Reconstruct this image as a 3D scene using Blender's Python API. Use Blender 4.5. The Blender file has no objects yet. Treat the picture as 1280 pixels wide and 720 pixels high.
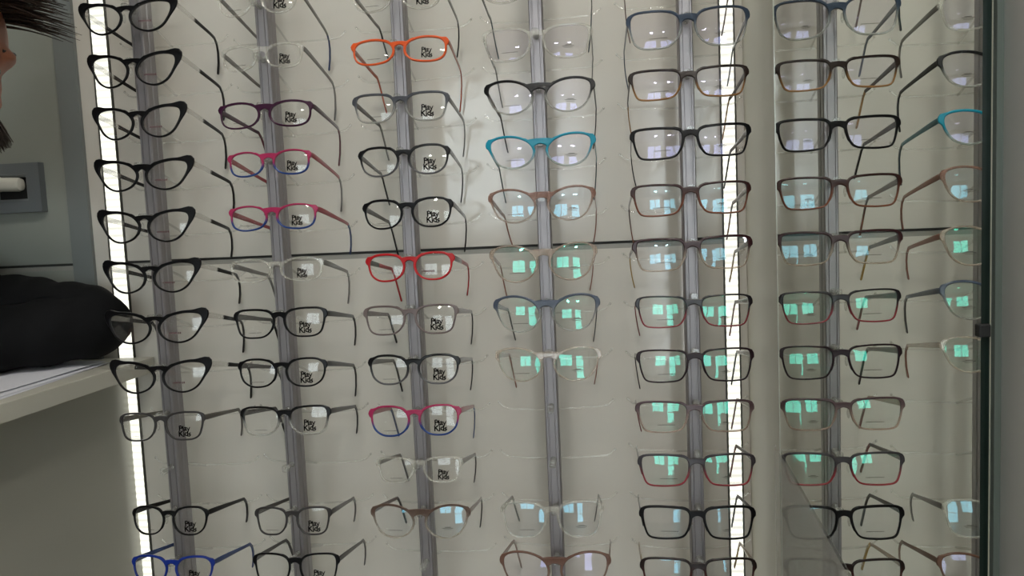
import bpy, bmesh, math, random
from mathutils import Matrix, Vector
random.seed(7)
sc = bpy.context.scene
COL = sc.collection
H = 1.15                      # height of the middle display row above the floor
# ------------------------------------------------------------------ camera
CAM = Vector((-0.11084, -1.06149, 0.09852 + H))
YAW, PIT, ROL = 0.11417, -0.08283, -0.04443
RM = Matrix.Rotation(YAW, 3, 'Z') @ Matrix.Rotation(math.pi/2 + PIT, 3, 'X') @ Matrix.Rotation(ROL, 3, 'Z')
cd = bpy.data.cameras.new('camera'); cam = bpy.data.objects.new('camera', cd); COL.objects.link(cam)
cd.sensor_width = 36; cd.lens = 27.0; cd.clip_start = 0.01
cam.matrix_world = Matrix.Translation(CAM) @ RM.to_4x4()
sc.camera = cam

def ray(px, py):
    return RM @ Vector(((px-640)/960, -(py-360)/960, -1.0))
def atY(px, py, Y):           # where the sight line through a photo point meets the plane y = Y
    d = ray(px, py); return CAM + d*((Y-CAM.y)/d.y)
def atX(px, py, X):
    d = ray(px, py); return CAM + d*((X-CAM.x)/d.x)

# ------------------------------------------------------------------ materials
def lin(c):
    return tuple(((v/255)/12.92 if v/255 <= 0.04045 else ((v/255+0.055)/1.055)**2.4) for v in c)
MATS = {}
def principled(name, rgb, rough=0.5, metal=0.0, spec=0.5, coat=0.0, noise=None):
    if name in MATS: return MATS[name]
    m = bpy.data.materials.new(name); m.use_nodes = True
    nt = m.node_tree; b = nt.nodes['Principled BSDF']
    c = lin(rgb)
    b.inputs['Base Color'].default_value = (*c, 1)
    b.inputs['Roughness'].default_value = rough; b.inputs['Metallic'].default_value = metal
    b.inputs['Specular IOR Level'].default_value = spec; b.inputs['Coat Weight'].default_value = coat
    if noise:                 # (scale vector, colour amount, bump)
        s, amt, bump = noise
        tc = nt.nodes.new('ShaderNodeTexCoord'); mp = nt.nodes.new('ShaderNodeMapping')
        mp.inputs['Scale'].default_value = s
        nz = nt.nodes.new('ShaderNodeTexNoise'); nz.inputs['Scale'].default_value = 1.0; nz.inputs['Detail'].default_value = 6
        nt.links.new(tc.outputs['Object'], mp.inputs[0]); nt.links.new(mp.outputs[0], nz.inputs['Vector'])
        mx = nt.nodes.new('ShaderNodeMix'); mx.data_type = 'RGBA'
        mx.inputs[6].default_value = (*[v*(1-amt) for v in c], 1); mx.inputs[7].default_value = (*[min(1, v*(1+amt)) for v in c], 1)
        nt.links.new(nz.outputs['Fac'], mx.inputs[0]); nt.links.new(mx.outputs[2], b.inputs['Base Color'])
        if bump:
            bp = nt.nodes.new('ShaderNodeBump'); bp.inputs['Strength'].default_value = bump; bp.inputs['Distance'].default_value = 0.002
            nt.links.new(nz.outputs['Fac'], bp.inputs['Height']); nt.links.new(bp.outputs[0], b.inputs['Normal'])
    MATS[name] = m; return m

def fresnel(nt, ior):         # the same reflectance from either side of a thin wall
    N = nt.nodes; fr = N.new('ShaderNodeFresnel'); ge = N.new('ShaderNodeNewGeometry'); mr = N.new('ShaderNodeMapRange')
    mr.inputs[3].default_value = ior; mr.inputs[4].default_value = 1/ior
    nt.links.new(ge.outputs['Backfacing'], mr.inputs[0]); nt.links.new(mr.outputs[0], fr.inputs['IOR'])
    return fr
def plastic(top, bot=None, dt=1.0, db=None, g=(0.3, 0.75), rough=0.28, edge=None):
    """acetate that runs from the colour `top` (density dt) to `bot` (density db) down the part"""
    bot = bot or top; db = dt if db is None else db
    edge = (0.22 if max(dt, db) < 0.4 else 0.40) if edge is None else edge
    key = ('plastic', top, bot, dt, db, g, rough, edge)
    if key in MATS: return MATS[key]
    m = bpy.data.materials.new('acetate'); m.use_nodes = True
    nt = m.node_tree; N = nt.nodes; L = nt.links
    b = N['Principled BSDF']; out = N['Material Output']
    b.inputs['Roughness'].default_value = rough; b.inputs['Specular IOR Level'].default_value = 0.17
    tc = N.new('ShaderNodeTexCoord'); sx = N.new('ShaderNodeSeparateXYZ'); L.new(tc.outputs['Generated'], sx.inputs[0])
    mr = N.new('ShaderNodeMapRange'); mr.interpolation_type = 'SMOOTHSTEP'
    mr.inputs[1].default_value = g[0]; mr.inputs[2].default_value = g[1]
    L.new(sx.outputs['Z'], mr.inputs[0])
    mx = N.new('ShaderNodeMix'); mx.data_type = 'RGBA'
    mx.inputs[6].default_value = (*lin(bot), 1); mx.inputs[7].default_value = (*lin(top), 1)
    L.new(mr.outputs[0], mx.inputs[0]); L.new(mx.outputs[2], b.inputs['Base Color'])
    if min(dt, db) < 0.99:
        dm = N.new('ShaderNodeMapRange'); dm.inputs[3].default_value = db; dm.inputs[4].default_value = dt
        L.new(mr.outputs[0], dm.inputs[0])
        lw = N.new('ShaderNodeLayerWeight'); lw.inputs['Blend'].default_value = 0.35
        ad = N.new('ShaderNodeMath'); ad.operation = 'MULTIPLY_ADD'; ad.use_clamp = True
        ad.inputs[1].default_value = edge; L.new(lw.outputs['Facing'], ad.inputs[0]); L.new(dm.outputs[0], ad.inputs[2])
        tr = N.new('ShaderNodeBsdfTransparent')
        tm = N.new('ShaderNodeMix'); tm.data_type = 'RGBA'; tm.inputs[0].default_value = 0.45 if max(dt, db) > 0.3 else 0.08
        tm.inputs[6].default_value = (1, 1, 1, 1); L.new(mx.outputs[2], tm.inputs[7]); L.new(tm.outputs[2], tr.inputs[0])
        ms = N.new('ShaderNodeMixShader'); L.new(ad.outputs[0], ms.inputs[0]); L.new(tr.outputs[0], ms.inputs[1]); L.new(b.outputs[0], ms.inputs[2])
        gl = N.new('ShaderNodeBsdfGlossy'); gl.inputs['Roughness'].default_value = 0.20 if max(dt, db) > 0.3 else 0.08
        fr = fresnel(nt, 1.25 if max(dt, db) > 0.3 else 1.45)
        m2 = N.new('ShaderNodeMixShader'); L.new(fr.outputs[0], m2.inputs[0]); L.new(ms.outputs[0], m2.inputs[1]); L.new(gl.outputs[0], m2.inputs[2])
        L.new(m2.outputs[0], out.inputs[0])
    MATS[key] = m; return m

def thin_glass(name, tint, refl, ior=1.5, haze=0.0, boost=1.0):
    if name in MATS: return MATS[name]
    m = bpy.data.materials.new(name); m.use_nodes = True
    nt = m.node_tree; N = nt.nodes; L = nt.links; out = N['Material Output']; N.remove(N['Principled BSDF'])
    tr = N.new('ShaderNodeBsdfTransparent'); tr.inputs[0].default_value = (*tint, 1)
    gl = N.new('ShaderNodeBsdfGlossy'); gl.inputs['Roughness'].default_value = 0.0; gl.inputs[0].default_value = (*refl, 1)
    fr = fresnel(nt, ior)
    mu = N.new('ShaderNodeMath'); mu.operation = 'MULTIPLY'; mu.use_clamp = True; mu.inputs[1].default_value = boost
    L.new(fr.outputs[0], mu.inputs[0])
    base = tr
    if haze:
        df = N.new('ShaderNodeBsdfDiffuse'); df.inputs[0].default_value = (0.95, 0.95, 0.93, 1)
        hm = N.new('ShaderNodeMixShader'); hm.inputs[0].default_value = haze
        L.new(tr.outputs[0], hm.inputs[1]); L.new(df.outputs[0], hm.inputs[2]); base = hm
    ms = N.new('ShaderNodeMixShader'); L.new(mu.outputs[0], ms.inputs[0]); L.new(base.outputs[0], ms.inputs[1]); L.new(gl.outputs[0], ms.inputs[2])
    L.new(ms.outputs[0], out.inputs[0]); MATS[name] = m; return m

def emitter(name, rgb, strength, dots=None):
    if name in MATS: return MATS[name]
    m = bpy.data.materials.new(name); m.use_nodes = True
    nt = m.node_tree; N = nt.nodes; L = nt.links; out = N['Material Output']; N.remove(N['Principled BSDF'])
    em = N.new('ShaderNodeEmission'); em.inputs[0].default_value = (*rgb, 1); em.inputs[1].default_value = strength
    if dots:                  # the row of diodes behind the cover
        tc = N.new('ShaderNodeTexCoord'); sx = N.new('ShaderNodeSeparateXYZ'); L.new(tc.outputs['Object'], sx.inputs[0])
        a = N.new('ShaderNodeMath'); a.operation = 'MULTIPLY'; a.inputs[1].default_value = 2*math.pi/dots; L.new(sx.outputs['Z'], a.inputs[0])
        s = N.new('ShaderNodeMath'); s.operation = 'SINE'; L.new(a.outputs[0], s.inputs[0])
        r = N.new('ShaderNodeMapRange'); r.inputs[1].default_value = -1; r.inputs[2].default_value = 1
        r.inputs[3].default_value = strength*0.74; r.inputs[4].default_value = strength*1.2
        L.new(s.outputs[0], r.inputs[0]); L.new(r.outputs[0], em.inputs[1])
    L.new(em.outputs[0], out.inputs[0]); MATS[name] = m; return m

# ------------------------------------------------------------------ mesh helpers
class MB:
    def __init__(s): s.v = []; s.f = []
    def add(s, v, f):
        o = len(s.v); s.v += [tuple(p) for p in v]; s.f += [tuple(i+o for i in q) for q in f]; return s
    def box(s, x0, x1, y0, y1, z0, z1):
        v = [(x, y, z) for x in (x0, x1) for y in (y0, y1) for z in (z0, z1)]
        return s.add(v, [(0,1,3,2),(4,6,7,5),(0,4,5,1),(2,3,7,6),(0,2,6,4),(1,5,7,3)])
    def sweep(s, pts, sizes, n=8, side=Vector((1,0,0)), power=1.0):
        """tube along pts; sizes = (half width across `side`, half height) per point; power<1 squares the section"""
        pts = [Vector(p) for p in pts]; rings = []
        for i, p in enumerate(pts):
            t = (pts[min(i+1, len(pts)-1)] - pts[max(i-1, 0)]).normalized()
            a = (side - t*side.dot(t))
            if a.length < 1e-4: a = t.orthogonal()
            a.normalize(); b = t.cross(a)
            w, h = sizes[i] if isinstance(sizes[i], (tuple, list)) else (sizes[i], sizes[i])
            r = []
            for k in range(n):
                th = 2*math.pi*(k+0.5)/n; c, q = math.cos(th), math.sin(th)
                c = math.copysign(abs(c)**power, c); q = math.copysign(abs(q)**power, q)
                r.append(p + a*(w*c) + b*(h*q))
            rings.append(r)
        v = [p for r in rings for p in r]; f = []
        for i in range(len(pts)-1):
            for k in range(n):
                f.append((i*n+k, i*n+(k+1) % n, (i+1)*n+(k+1) % n, (i+1)*n+k))
        f.append(tuple(range(n-1, -1, -1))); f.append(tuple((len(pts)-1)*n+k for k in range(n)))
        return s.add(v, f)
    def ellipsoid(s, c, r, nu=14, nv=8):
        c = Vector(c); v = [c + Vector((0, 0, r[2]))]; f = []
        for j in range(1, nv):
            ph = math.pi*j/nv
            for i in range(nu):
                th = 2*math.pi*i/nu
                v.append(c + Vector((r[0]*math.sin(ph)*math.cos(th), r[1]*math.sin(ph)*math.sin(th), r[2]*math.cos(ph))))
        v.append(c - Vector((0, 0, r[2])))
        for i in range(nu): f.append((0, 1+i, 1+(i+1) % nu))
        for j in range(nv-2):
            for i in range(nu):
                a = 1+j*nu; f.append((a+i, a+nu+i, a+nu+(i+1) % nu, a+(i+1) % nu))
        a = 1+(nv-2)*nu
        for i in range(nu): f.append((a+i, len(v)-1, a+(i+1) % nu))
        return s.add(v, f)
    def mesh(s, name, mats=(), smooth=None, bevel=None):
        me = bpy.data.meshes.new(name); me.from_pydata(s.v, [], s.f)
        bm = bmesh.new(); bm.from_mesh(me); bmesh.ops.recalc_face_normals(bm, faces=bm.faces)
        if bevel: bmesh.ops.bevel(bm, geom=bm.edges[:], offset=bevel, segments=2, affect='EDGES', profile=0.5)
        bm.to_mesh(me); bm.free()
        for m in mats: me.materials.append(m)
        if smooth is not None: shade(me, smooth)
        return me
def shade(me, deg=40):
    for p in me.polygons: p.use_smooth = True
    me.set_sharp_from_angle(angle=math.radians(deg))
def link(name, me, parent=None, mat=None):
    o = bpy.data.objects.new(name, me); COL.objects.link(o)
    if parent is not None: o.parent = parent
    if mat is not None:
        if not me.materials: me.materials.append(mat)
        else:
            o.material_slots[0].link = 'OBJECT'; o.material_slots[0].material = mat
    return o
def empty(name, loc=(0, 0, 0)):
    o = bpy.data.objects.new(name, None); o.empty_display_size = 0.02; o.location = loc; COL.objects.link(o); return o
def tag(o, label, cat, group=None):
    o['label'] = label; o['category'] = cat
    if group: o['group'] = group
    return o
def struct(o): o['kind'] = 'structure'; return o
def frozen(o, name):          # the evaluated mesh of an object, its modifiers applied
    dg = bpy.context.evaluated_depsgraph_get(); dg.update()
    me = bpy.data.meshes.new_from_object(o.evaluated_get(dg)); me.name = name
    return me

# ------------------------------------------------------------------ room
XM = 0.0824                   # the mirror's plane
LAM = principled('white_laminate', (208, 204, 194), rough=0.11, spec=0.5, noise=((3, 3, 1.2), 0.04, 0.0))
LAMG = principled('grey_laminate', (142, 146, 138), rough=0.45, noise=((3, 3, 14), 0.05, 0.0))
ALU = principled('aluminium', (170, 168, 170), rough=0.33, metal=1.0)
ALUD = principled('dull_aluminium', (122, 127, 126), rough=0.5, metal=0.1)
DARK = principled('black_gap', (22, 22, 22), rough=0.7)
PLAST = principled('painted_wall', (205, 202, 194), rough=0.8, noise=((2, 2, 2), 0.03, 0.1))
def bx(name, x0, x1, y0, y1, z0, z1, mat, parent=None, bevel=None):
    return link(name, MB().box(x0, x1, y0, y1, z0, z1).mesh(name, smooth=30 if bevel else None, bevel=bevel), parent, mat)

SEAM = atY(640, 311, 0).z
ZC = 2.6
struct(bx('floor', -2.7, 1.9, -4.3, 0.15, -0.1, 0, principled('floor_tiles', (150, 144, 134), rough=0.35, noise=((4, 4, 4), 0.08, 0))))
struct(bx('ceiling', -2.7, 1.9, -4.3, 0.15, ZC, ZC+0.1, principled('ceiling_paint', (225, 223, 216), rough=0.9)))
wb = MB().box(-0.812, 0.09, 0, 0.05, 0, SEAM-0.005).box(-0.812, 0.09, 0, 0.05, SEAM+0.005, ZC)
struct(link('wall_back', wb.mesh('wall_back'), None, LAM))
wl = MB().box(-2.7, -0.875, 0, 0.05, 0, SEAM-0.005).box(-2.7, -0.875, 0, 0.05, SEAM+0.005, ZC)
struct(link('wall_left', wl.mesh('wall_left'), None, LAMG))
struct(bx('trim_1', -2.7, 0.085, 0.003, 0.045, SEAM-0.0052, SEAM+0.0012, principled('joint_grey', (150, 149, 142), rough=0.55)))
struct(bx('trim_2', -2.7, 0.085, 0.012, 0.045, SEAM+0.0012, SEAM+0.0046, principled('joint_dark', (74, 74, 70), rough=0.6)))
struct(bx('trim_3', -0.880, -0.848, -0.010, 0.05, 0, ZC, ALUD))
struct(bx('trim_4', -0.848, -0.8265, -0.004, 0.05, 0, ZC, LAM))
struct(bx('wall_right', XM+0.0042, 0.12, -0.648, 0.0, 0, ZC, principled('matt_laminate', (206, 204, 190), rough=0.40, spec=0.3, noise=((3, 3, 1.2), 0.04, 0.0))))
# pillar to the right, its metal corner strip and the dull grey face
PG = principled('pillar_grey', (118, 116, 116), rough=0.6, metal=0.2, noise=((6, 6, 6), 0.05, 0))
struct(bx('wall_pillar', 0.0925, 1.9, -0.70, -0.652, 0, ZC, PG))
struct(bx('trim_5', 0.0868, 0.0900, -0.652, -0.640, 0, ZC, principled('strip_grey', (112, 122, 116), rough=0.4, metal=0.4)))
struct(bx('trim_6', 0.0900, 0.0925, -0.7015, -0.645, 0, ZC, principled('bright_strip', (190, 190, 188), rough=0.35, metal=0.5)))
struct(bx('wall_side', 1.85, 1.9, -4.3, -0.70, 0, ZC, PLAST))
struct(bx('wall_far', -2.75, -2.7, -4.3, 0.05, 0, ZC, PLAST))
# shop front behind the camera: wall with a window and a glazed door
WX = [(-1.30, -0.12, 1.20, 2.30), (0.20, 0.95, 0.10, 2.20)]
wf = MB(); Y0, Y1 = -4.35, -4.25
wf.box(-2.7, -1.30, Y0, Y1, 0, ZC).box(-1.30, -0.12, Y0, Y1, 0, 1.20).box(-1.30, -0.12, Y0, Y1, 2.30, ZC)
wf.box(-0.12, 0.20, Y0, Y1, 0, ZC).box(0.20, 0.95, Y0, Y1, 0, 0.10).box(0.20, 0.95, Y0, Y1, 2.20, ZC).box(0.95, 1.9, Y0, Y1, 0, ZC)
struct(link('wall_front', wf.mesh('wall_front'), None, PLAST))
for i, (x0, x1, z0, z1) in enumerate(WX):
    e = struct(empty('window_1' if i == 0 else 'door_1', ((x0+x1)/2, -4.3, z0)))
    fr = MB(); t = 0.05; ox, oz = (x0+x1)/2, z0
    for a in ((x0, x0+t, z0, z1), (x1-t, x1, z0, z1), (x0, x1, z0, z0+t), (x0, x1, z1-t, z1)):
        fr.box(a[0]-ox, a[1]-ox, -0.03, 0.03, a[2]-oz, a[3]-oz)
    if i == 0: fr.box(-0.02, 0.02, -0.03, 0.03, 0, z1-z0)
    else: fr.box(x0-ox, x1-ox, -0.03, 0.03, 1.0, 1.06)
    link('window_frame' if i == 0 else 'door_frame', fr.mesh('frame'), e, ALU)
    link('window_pane' if i == 0 else 'door_pane', MB().box(x0+t-ox, x1-t-ox, -0.003, 0.003, t, z1-z0-t).mesh('pane'), e, thin_glass('pane_glass', (0.97, 0.98, 0.97), (1, 1, 1)))

# ceiling lamps
LAMP = emitter('lamp_glow', (1.0, 0.955, 0.885), 78)
for i, (x, y) in enumerate(((-0.24, -1.05), (0.06, -1.05), (-0.42, -3.0), (0.40, -3.0))):
    e = tag(empty('ceiling_light', (x, y, ZC)), 'round white ceiling light glowing over the shop floor', 'ceiling light', 'round ceiling lights over the shop floor')
    ring = MB(); n = 32
    ring.sweep([(0.12*math.cos(2*math.pi*k/n), 0.12*math.sin(2*math.pi*k/n), -0.012) for k in range(n+1)], [0.012]*(n+1), n=8, side=Vector((0, 0, 1)))
    link('housing', ring.mesh('housing', smooth=40), e, principled('lamp_white', (230, 230, 226), rough=0.4))
    link('diffuser', MB().ellipsoid((0, 0, -0.008), (0.115, 0.115, 0.012), 32, 8).mesh('diffuser', smooth=60), e, LAMP)

# ------------------------------------------------------------------ mirror, film, LED strips
MIR = bpy.data.materials.new('mirror_silver'); MIR.use_nodes = True
b = MIR.node_tree.nodes['Principled BSDF']; b.inputs['Metallic'].default_value = 1; b.inputs['Roughness'].default_value = 0.0
b.inputs['Base Color'].default_value = (0.80, 0.83, 0.77, 1)
EDGE = principled('glass_edge_green', (20, 34, 30), rough=0.15)
mir = tag(empty('mirror', (XM, -0.42, 0.55)), 'tall frameless mirror on the right side wall reflecting the spectacle rods', 'mirror')
mm = MB().box(0, 0.0042, -0.227, 0.222, 0, 1.9)
me = mm.mesh('glass', (MIR, EDGE))
for p in me.polygons: p.material_index = 0 if p.normal.x < -0.9 else 1
link('glass', me, mir)
link('polished_edge', MB().box(-0.0006, 0.0042, 0.222, 0.2235, 0, 1.9).mesh('polished_edge'), mir, principled('polished_edge', (205, 208, 198), rough=0.1))
c = atX(1222, 412, XM)
clip = MB().box(-0.0016, 0.0042, -0.2290, -0.2235, c.z-0.55-0.0034, c.z-0.55+0.0034).mesh('clip', bevel=0.0008)
link('clip', clip, mir, DARK)
# translucent sheet leaning on the mirror, sloping front edge
pa, pb = atX(968, 556, XM-0.0016), atX(1062, 724, XM-0.0016)
d = pb - pa
q = pb + d*1.5
v = [(pa.y, pa.z), (q.y, q.z), (q.y, 0.0), (pa.y, 0.0)]
sh = MB()
sh.add([(XM-0.0016, y, z) for y, z in v] + [(XM-0.0010, y, z) for y, z in v], [(0, 1, 2, 3), (7, 6, 5, 4), (0, 4, 5, 1), (1, 5, 6, 2), (2, 6, 7, 3), (3, 7, 4, 0)])
FILM = thin_glass('hazy_acrylic', (0.96, 0.96, 0.95), (1, 1, 1), ior=1.05, haze=0.24, boost=0.1)
tag(link('acrylic_sheet', sh.mesh('acrylic_sheet'), None, FILM), 'hazy clear acrylic sheet with a slanting edge against the lower mirror', 'plastic sheet')

LED = emitter('led_glow', (1.0, 1.0, 0.88), 1.5, dots=0.0105)
for nm, x0, x1 in (('left', -0.8265, -0.8000), ('right', 0.0555, 0.0765)):
    xc = (x0+x1)/2
    e = tag(empty('led_strip_light', (xc, 0, 0.0)), {'left': 'long glowing white vertical LED strip at the left edge beside the cat-eye glasses',
            'right': 'long glowing white vertical LED strip in the corner beside the mirror'}[nm], 'LED strip light', 'LED strips edging the display')
    w = (x1-x0)/2
    ch = MB().box(-w, -w+0.0022, -0.0032, 0.0, 0, 2.5).box(w-0.0022, w, -0.0032, 0.0, 0, 2.5).box(-w, w, -0.0004, 0.0, 0, 2.5)
    link('channel', ch.mesh('channel'), e, principled('led_channel', (62, 62, 56), rough=0.5))
    link('diffuser', MB().box(-w+0.0022, w-0.0022, -0.0026, -0.0005, 0, 2.5).mesh('diffuser'), e, LED)
if True:                      # the wall between the left strip's channel and the panel
    struct(bx('wall_strip', -0.8265, -0.812, 0.0001, 0.05, 0, ZC, LAM))

# ------------------------------------------------------------------ wall plate with plug
pc = atY(20, 236, 0)
hw, hh = 0.048, 0.036
pl = tag(empty('socket_plate', (pc.x, 0, pc.z)), 'grey rectangular wall plate with a dark recess on the left wall', 'wall plate')
PGR = principled('plate_grey', (112, 117, 120), rough=0.4, metal=0.3)
fm = MB()
for (x0, x1, z0, z1) in ((-hw, -hw+0.02, -hh, hh), (hw-0.02, hw, -hh, hh), (-hw+0.02, hw-0.02, hh-0.017, hh), (-hw+0.02, hw-0.02, -hh, -hh+0.017)):
    fm.box(x0, x1, -0.012, 0, z0, z1)
link('frame', fm.mesh('frame'), pl, PGR)
fi = MB()
for (x0, x1, z0, z1) in ((-hw+0.02, -hw+0.023, -hh+0.017, hh-0.017), (hw-0.023, hw-0.02, -hh+0.017, hh-0.017), (-hw+0.023, hw-0.023, hh-0.020, hh-0.017), (-hw+0.023, hw-0.023, -hh+0.017, -hh+0.020)):
    fi.box(x0, x1, -0.0095, 0, z0, z1)
link('inner_lip', fi.mesh('inner_lip'), pl, principled('lip_grey', (128, 132, 132), rough=0.35, metal=0.3))
link('recess', MB().box(-hw+0.023, hw-0.023, -0.0015, 0, -hh+0.020, hh-0.020).mesh('recess'), pl, DARK)
pg = MB().sweep([(-0.062, -0.018, 0.0065), (-0.058, -0.018, 0.0065), (-0.012, -0.018, 0.0062), (-0.010, -0.018, 0.0055), (0.018, -0.018, 0.0045), (0.023, -0.018, 0.0045), (0.0245, -0.018, 0.0045)],
                [(0.008, 0.008), (0.0105, 0.0115), (0.0105, 0.0112), (0.010, 0.0100), (0.010, 0.0102), (0.008, 0.0085), (0.004, 0.0050)], n=16, side=Vector((0, 1, 0)), power=0.75)
plug = tag(empty('plug', (pc.x, 0, pc.z)), 'white rounded plug sitting in the grey wall plate', 'plug')
link('plug_body', pg.mesh('plug_body', smooth=45), plug, principled('plug_white', (200, 198, 186), rough=0.45))
link('contact', MB().box(-0.010, -0.004, -0.016, -0.001, 0.001, 0.011).mesh('contact'), plug, DARK)

# ------------------------------------------------------------------ counter, papers
cz = atY(193, 446, 0).z
xe = -0.771
ct = tag(empty('counter', (-1.0, -0.45, 0)), 'white counter with overhanging top at the left under the papers', 'counter')
CW = principled('counter_white', (196, 194, 182), rough=0.35, noise=((4, 4, 20), 0.03, 0))
link('counter_top', MB().box(-0.14, xe+1.0, -0.60, 0.449, cz-0.022, cz).mesh('counter_top', bevel=0.0008), ct, CW)
link('side_panel', MB().box(xe-0.064+1.0, xe-0.046+1.0, -0.58, 0.449, 0.0, cz-0.022).mesh('side_panel'), ct, principled('counter_white_shaded', (160, 159, 148), rough=0.3, noise=((4, 4, 20), 0.03, 0)))  # darker than the counter white: the shade on this side is put into the colour
link('front_panel', MB().box(-0.13, xe-0.064+1.0, -0.58, -0.562, 0.0, cz-0.022).mesh('front_panel'), ct, CW)
PAP = principled('paper', (222, 224, 232), rough=0.8)
INK = principled('ink', (70, 70, 95), rough=0.7)
def sheet(zoff, loc, rz, bump, ink):
    nx, ny = 12, 16; w, h = 0.21, 0.297; v = []; f = []
    for t in (0, 0.0004):
        for j in range(ny+1):
            for i in range(nx+1):
                x, y = (i/nx-0.5)*w, (j/ny-0.5)*h
                z = zoff + t + bump*math.exp(-((x-0.02)**2+(y-0.10)**2)/0.004) + bump*0.3*max(0, (y/h))**2
                v.append((x, y, z))
    n = (nx+1)*(ny+1); q = lambda i, j: j*(nx+1)+i
    for j in range(ny):
        for i in range(nx):
            f.append((q(i, j), q(i, j+1), q(i+1, j+1), q(i+1, j))); f.append((n+q(i, j), n+q(i+1, j), n+q(i+1, j+1), n+q(i, j+1)))
    for i in range(nx): f.append((q(i, 0), q(i+1, 0), n+q(i+1, 0), n+q(i, 0))); f.append((q(i+1, ny), q(i, ny), n+q(i, ny), n+q(i+1, ny)))
    for j in range(ny): f.append((q(0, j+1), q(0, j), n+q(0, j), n+q(0, j+1))); f.append((q(nx, j), q(nx, j+1), n+q(nx, j+1), n+q(nx, j)))
    o = empty('paper_sheet', loc); o.rotation_euler.z = rz
    me = bpy.data.meshes.new('sheet'); me.from_pydata(v, [], f); shade(me, 60)
    link('sheet', me, o, PAP)
    return o
for k, (zo, dx, dy, rz, bp, lab) in enumerate(((0.0003, 0.004, -0.004, 0.10, 0.0, 'lowest white paper sheet of the small pile on the counter'),
        (0.0012, 0.0, 0.0, 0.05, 0.0015, 'middle white paper sheet of the small pile on the counter'),
        (0.0030, -0.012, 0.004, 0.0, 0.006, 'topmost curling white paper sheet of the pile on the counter'))):
    o = sheet(zo, (-0.905+dx, -0.205+dy, cz), rz, bp, k == 2)
    tag(o, lab, 'paper', 'papers on the counter')

# ------------------------------------------------------------------ display rods
PEGS = {1: [(152,7),(160,75),(170,140),(176,206),(181,270),(185,334),(191,397),(196,460),(200,520),(202,589),(208,642),(212,704)],
 2: [None,(325,68),(325,131),(333,199),(337,264),(340,330),(346,392),(351,459),(353,516),(357,586),(362,642),(367,700)],
 3: [None,(495,52),(499,120),(501,187),(506,255),(509,321),(512,385),(515,450),(516,516),(519,582),(520,642),(522,710)],
 4: [None,(670,38),(671,106),(675,176),(677,246),(680,314),(681,378),(684,442),(685,512),(687,580),(689,640),(692,702)],
 5: [None,(864,18),(865,89),(866,161),(866,234),(866,302),(866,371),(869,441),(869,507),(871,571),(872,640),(874,706)]}
YF = -0.138                   # the plane the frames' fronts hang in
PITCH = 0.065
RODX = {1: -0.6875, 2: -0.5205, 3: -0.3470, 4: -0.1765, 5: 0.0005}
ROW = {}                      # height of every holder
for c in PEGS:
    for r in range(-1, 14):
        p = PEGS[c][r] if 0 <= r < 12 else None
        if p: ROW[c, r] = atY(p[0], p[1], YF).z
    for r in range(12, 14): ROW[c, r] = ROW[c, 11] - PITCH*(r-11)
    for r in (0, -1):
        if (c, r) not in ROW: ROW[c, r] = ROW[c, r+1] + PITCH
CLEAR = plastic((228, 229, 220), dt=0.07, edge=0.09, rough=0.1)
CLEARD = plastic((200, 202, 196), dt=0.14, edge=0.25, rough=0.1)
ROD = principled('rod_metal', (152, 148, 150), rough=0.45, metal=0.8)
BARY, BARDZ = -0.030, -0.0265
pegm = MB().sweep([(0, 0.0, 0), (0, -0.020, 0)], [0.0021, 0.0021], n=10, side=Vector((1, 0, 0)))
pegm.sweep([(0, -0.018, 0.0005), (0, -0.0235, 0.0005)], [(0.0042, 0.0046), (0.0042, 0.0046)], n=12, power=0.5)
pegm.ellipsoid((0, -0.002, 0), (0.004, 0.0022, 0.004), 10, 6)
pegme = pegm.mesh('nose_peg', smooth=40)
def rest_mesh(seed):
    rnd = random.Random(seed)
    m = MB(); pts = []
    for k in range(25):
        u = -1 + 2*k/24; x = u*0.079
        z = BARDZ + 0.0035*u*u + (0.0075*max(0, (abs(u)-0.86)/0.14)**1.6) + 0.0006*math.sin(u*3+seed)
        y = BARY + 0.114 + 0.004*u*u
        pts.append((x, y, z))
    m.sweep(pts, [(0.0010, 0.0013)]*25, n=8, side=Vector((0, 1, 0)))
    for s in (-1, 1): m.ellipsoid(pts[0 if s < 0 else -1], (0.0016, 0.0016, 0.0019), 8, 6)
    m.sweep([(0, 0.024, -0.0050), (0.0, 0.055, -0.016), (0.0, BARY+0.114, BARDZ-0.0006)], [(0.0012, 0.0017)]*3, n=8)
    return m.mesh('temple_rest', smooth=50)
restme = [rest_mesh(i) for i in range(4)]
ORD = {1: 'first', 2: 'second', 3: 'third', 4: 'fourth', 5: 'fifth'}
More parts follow.
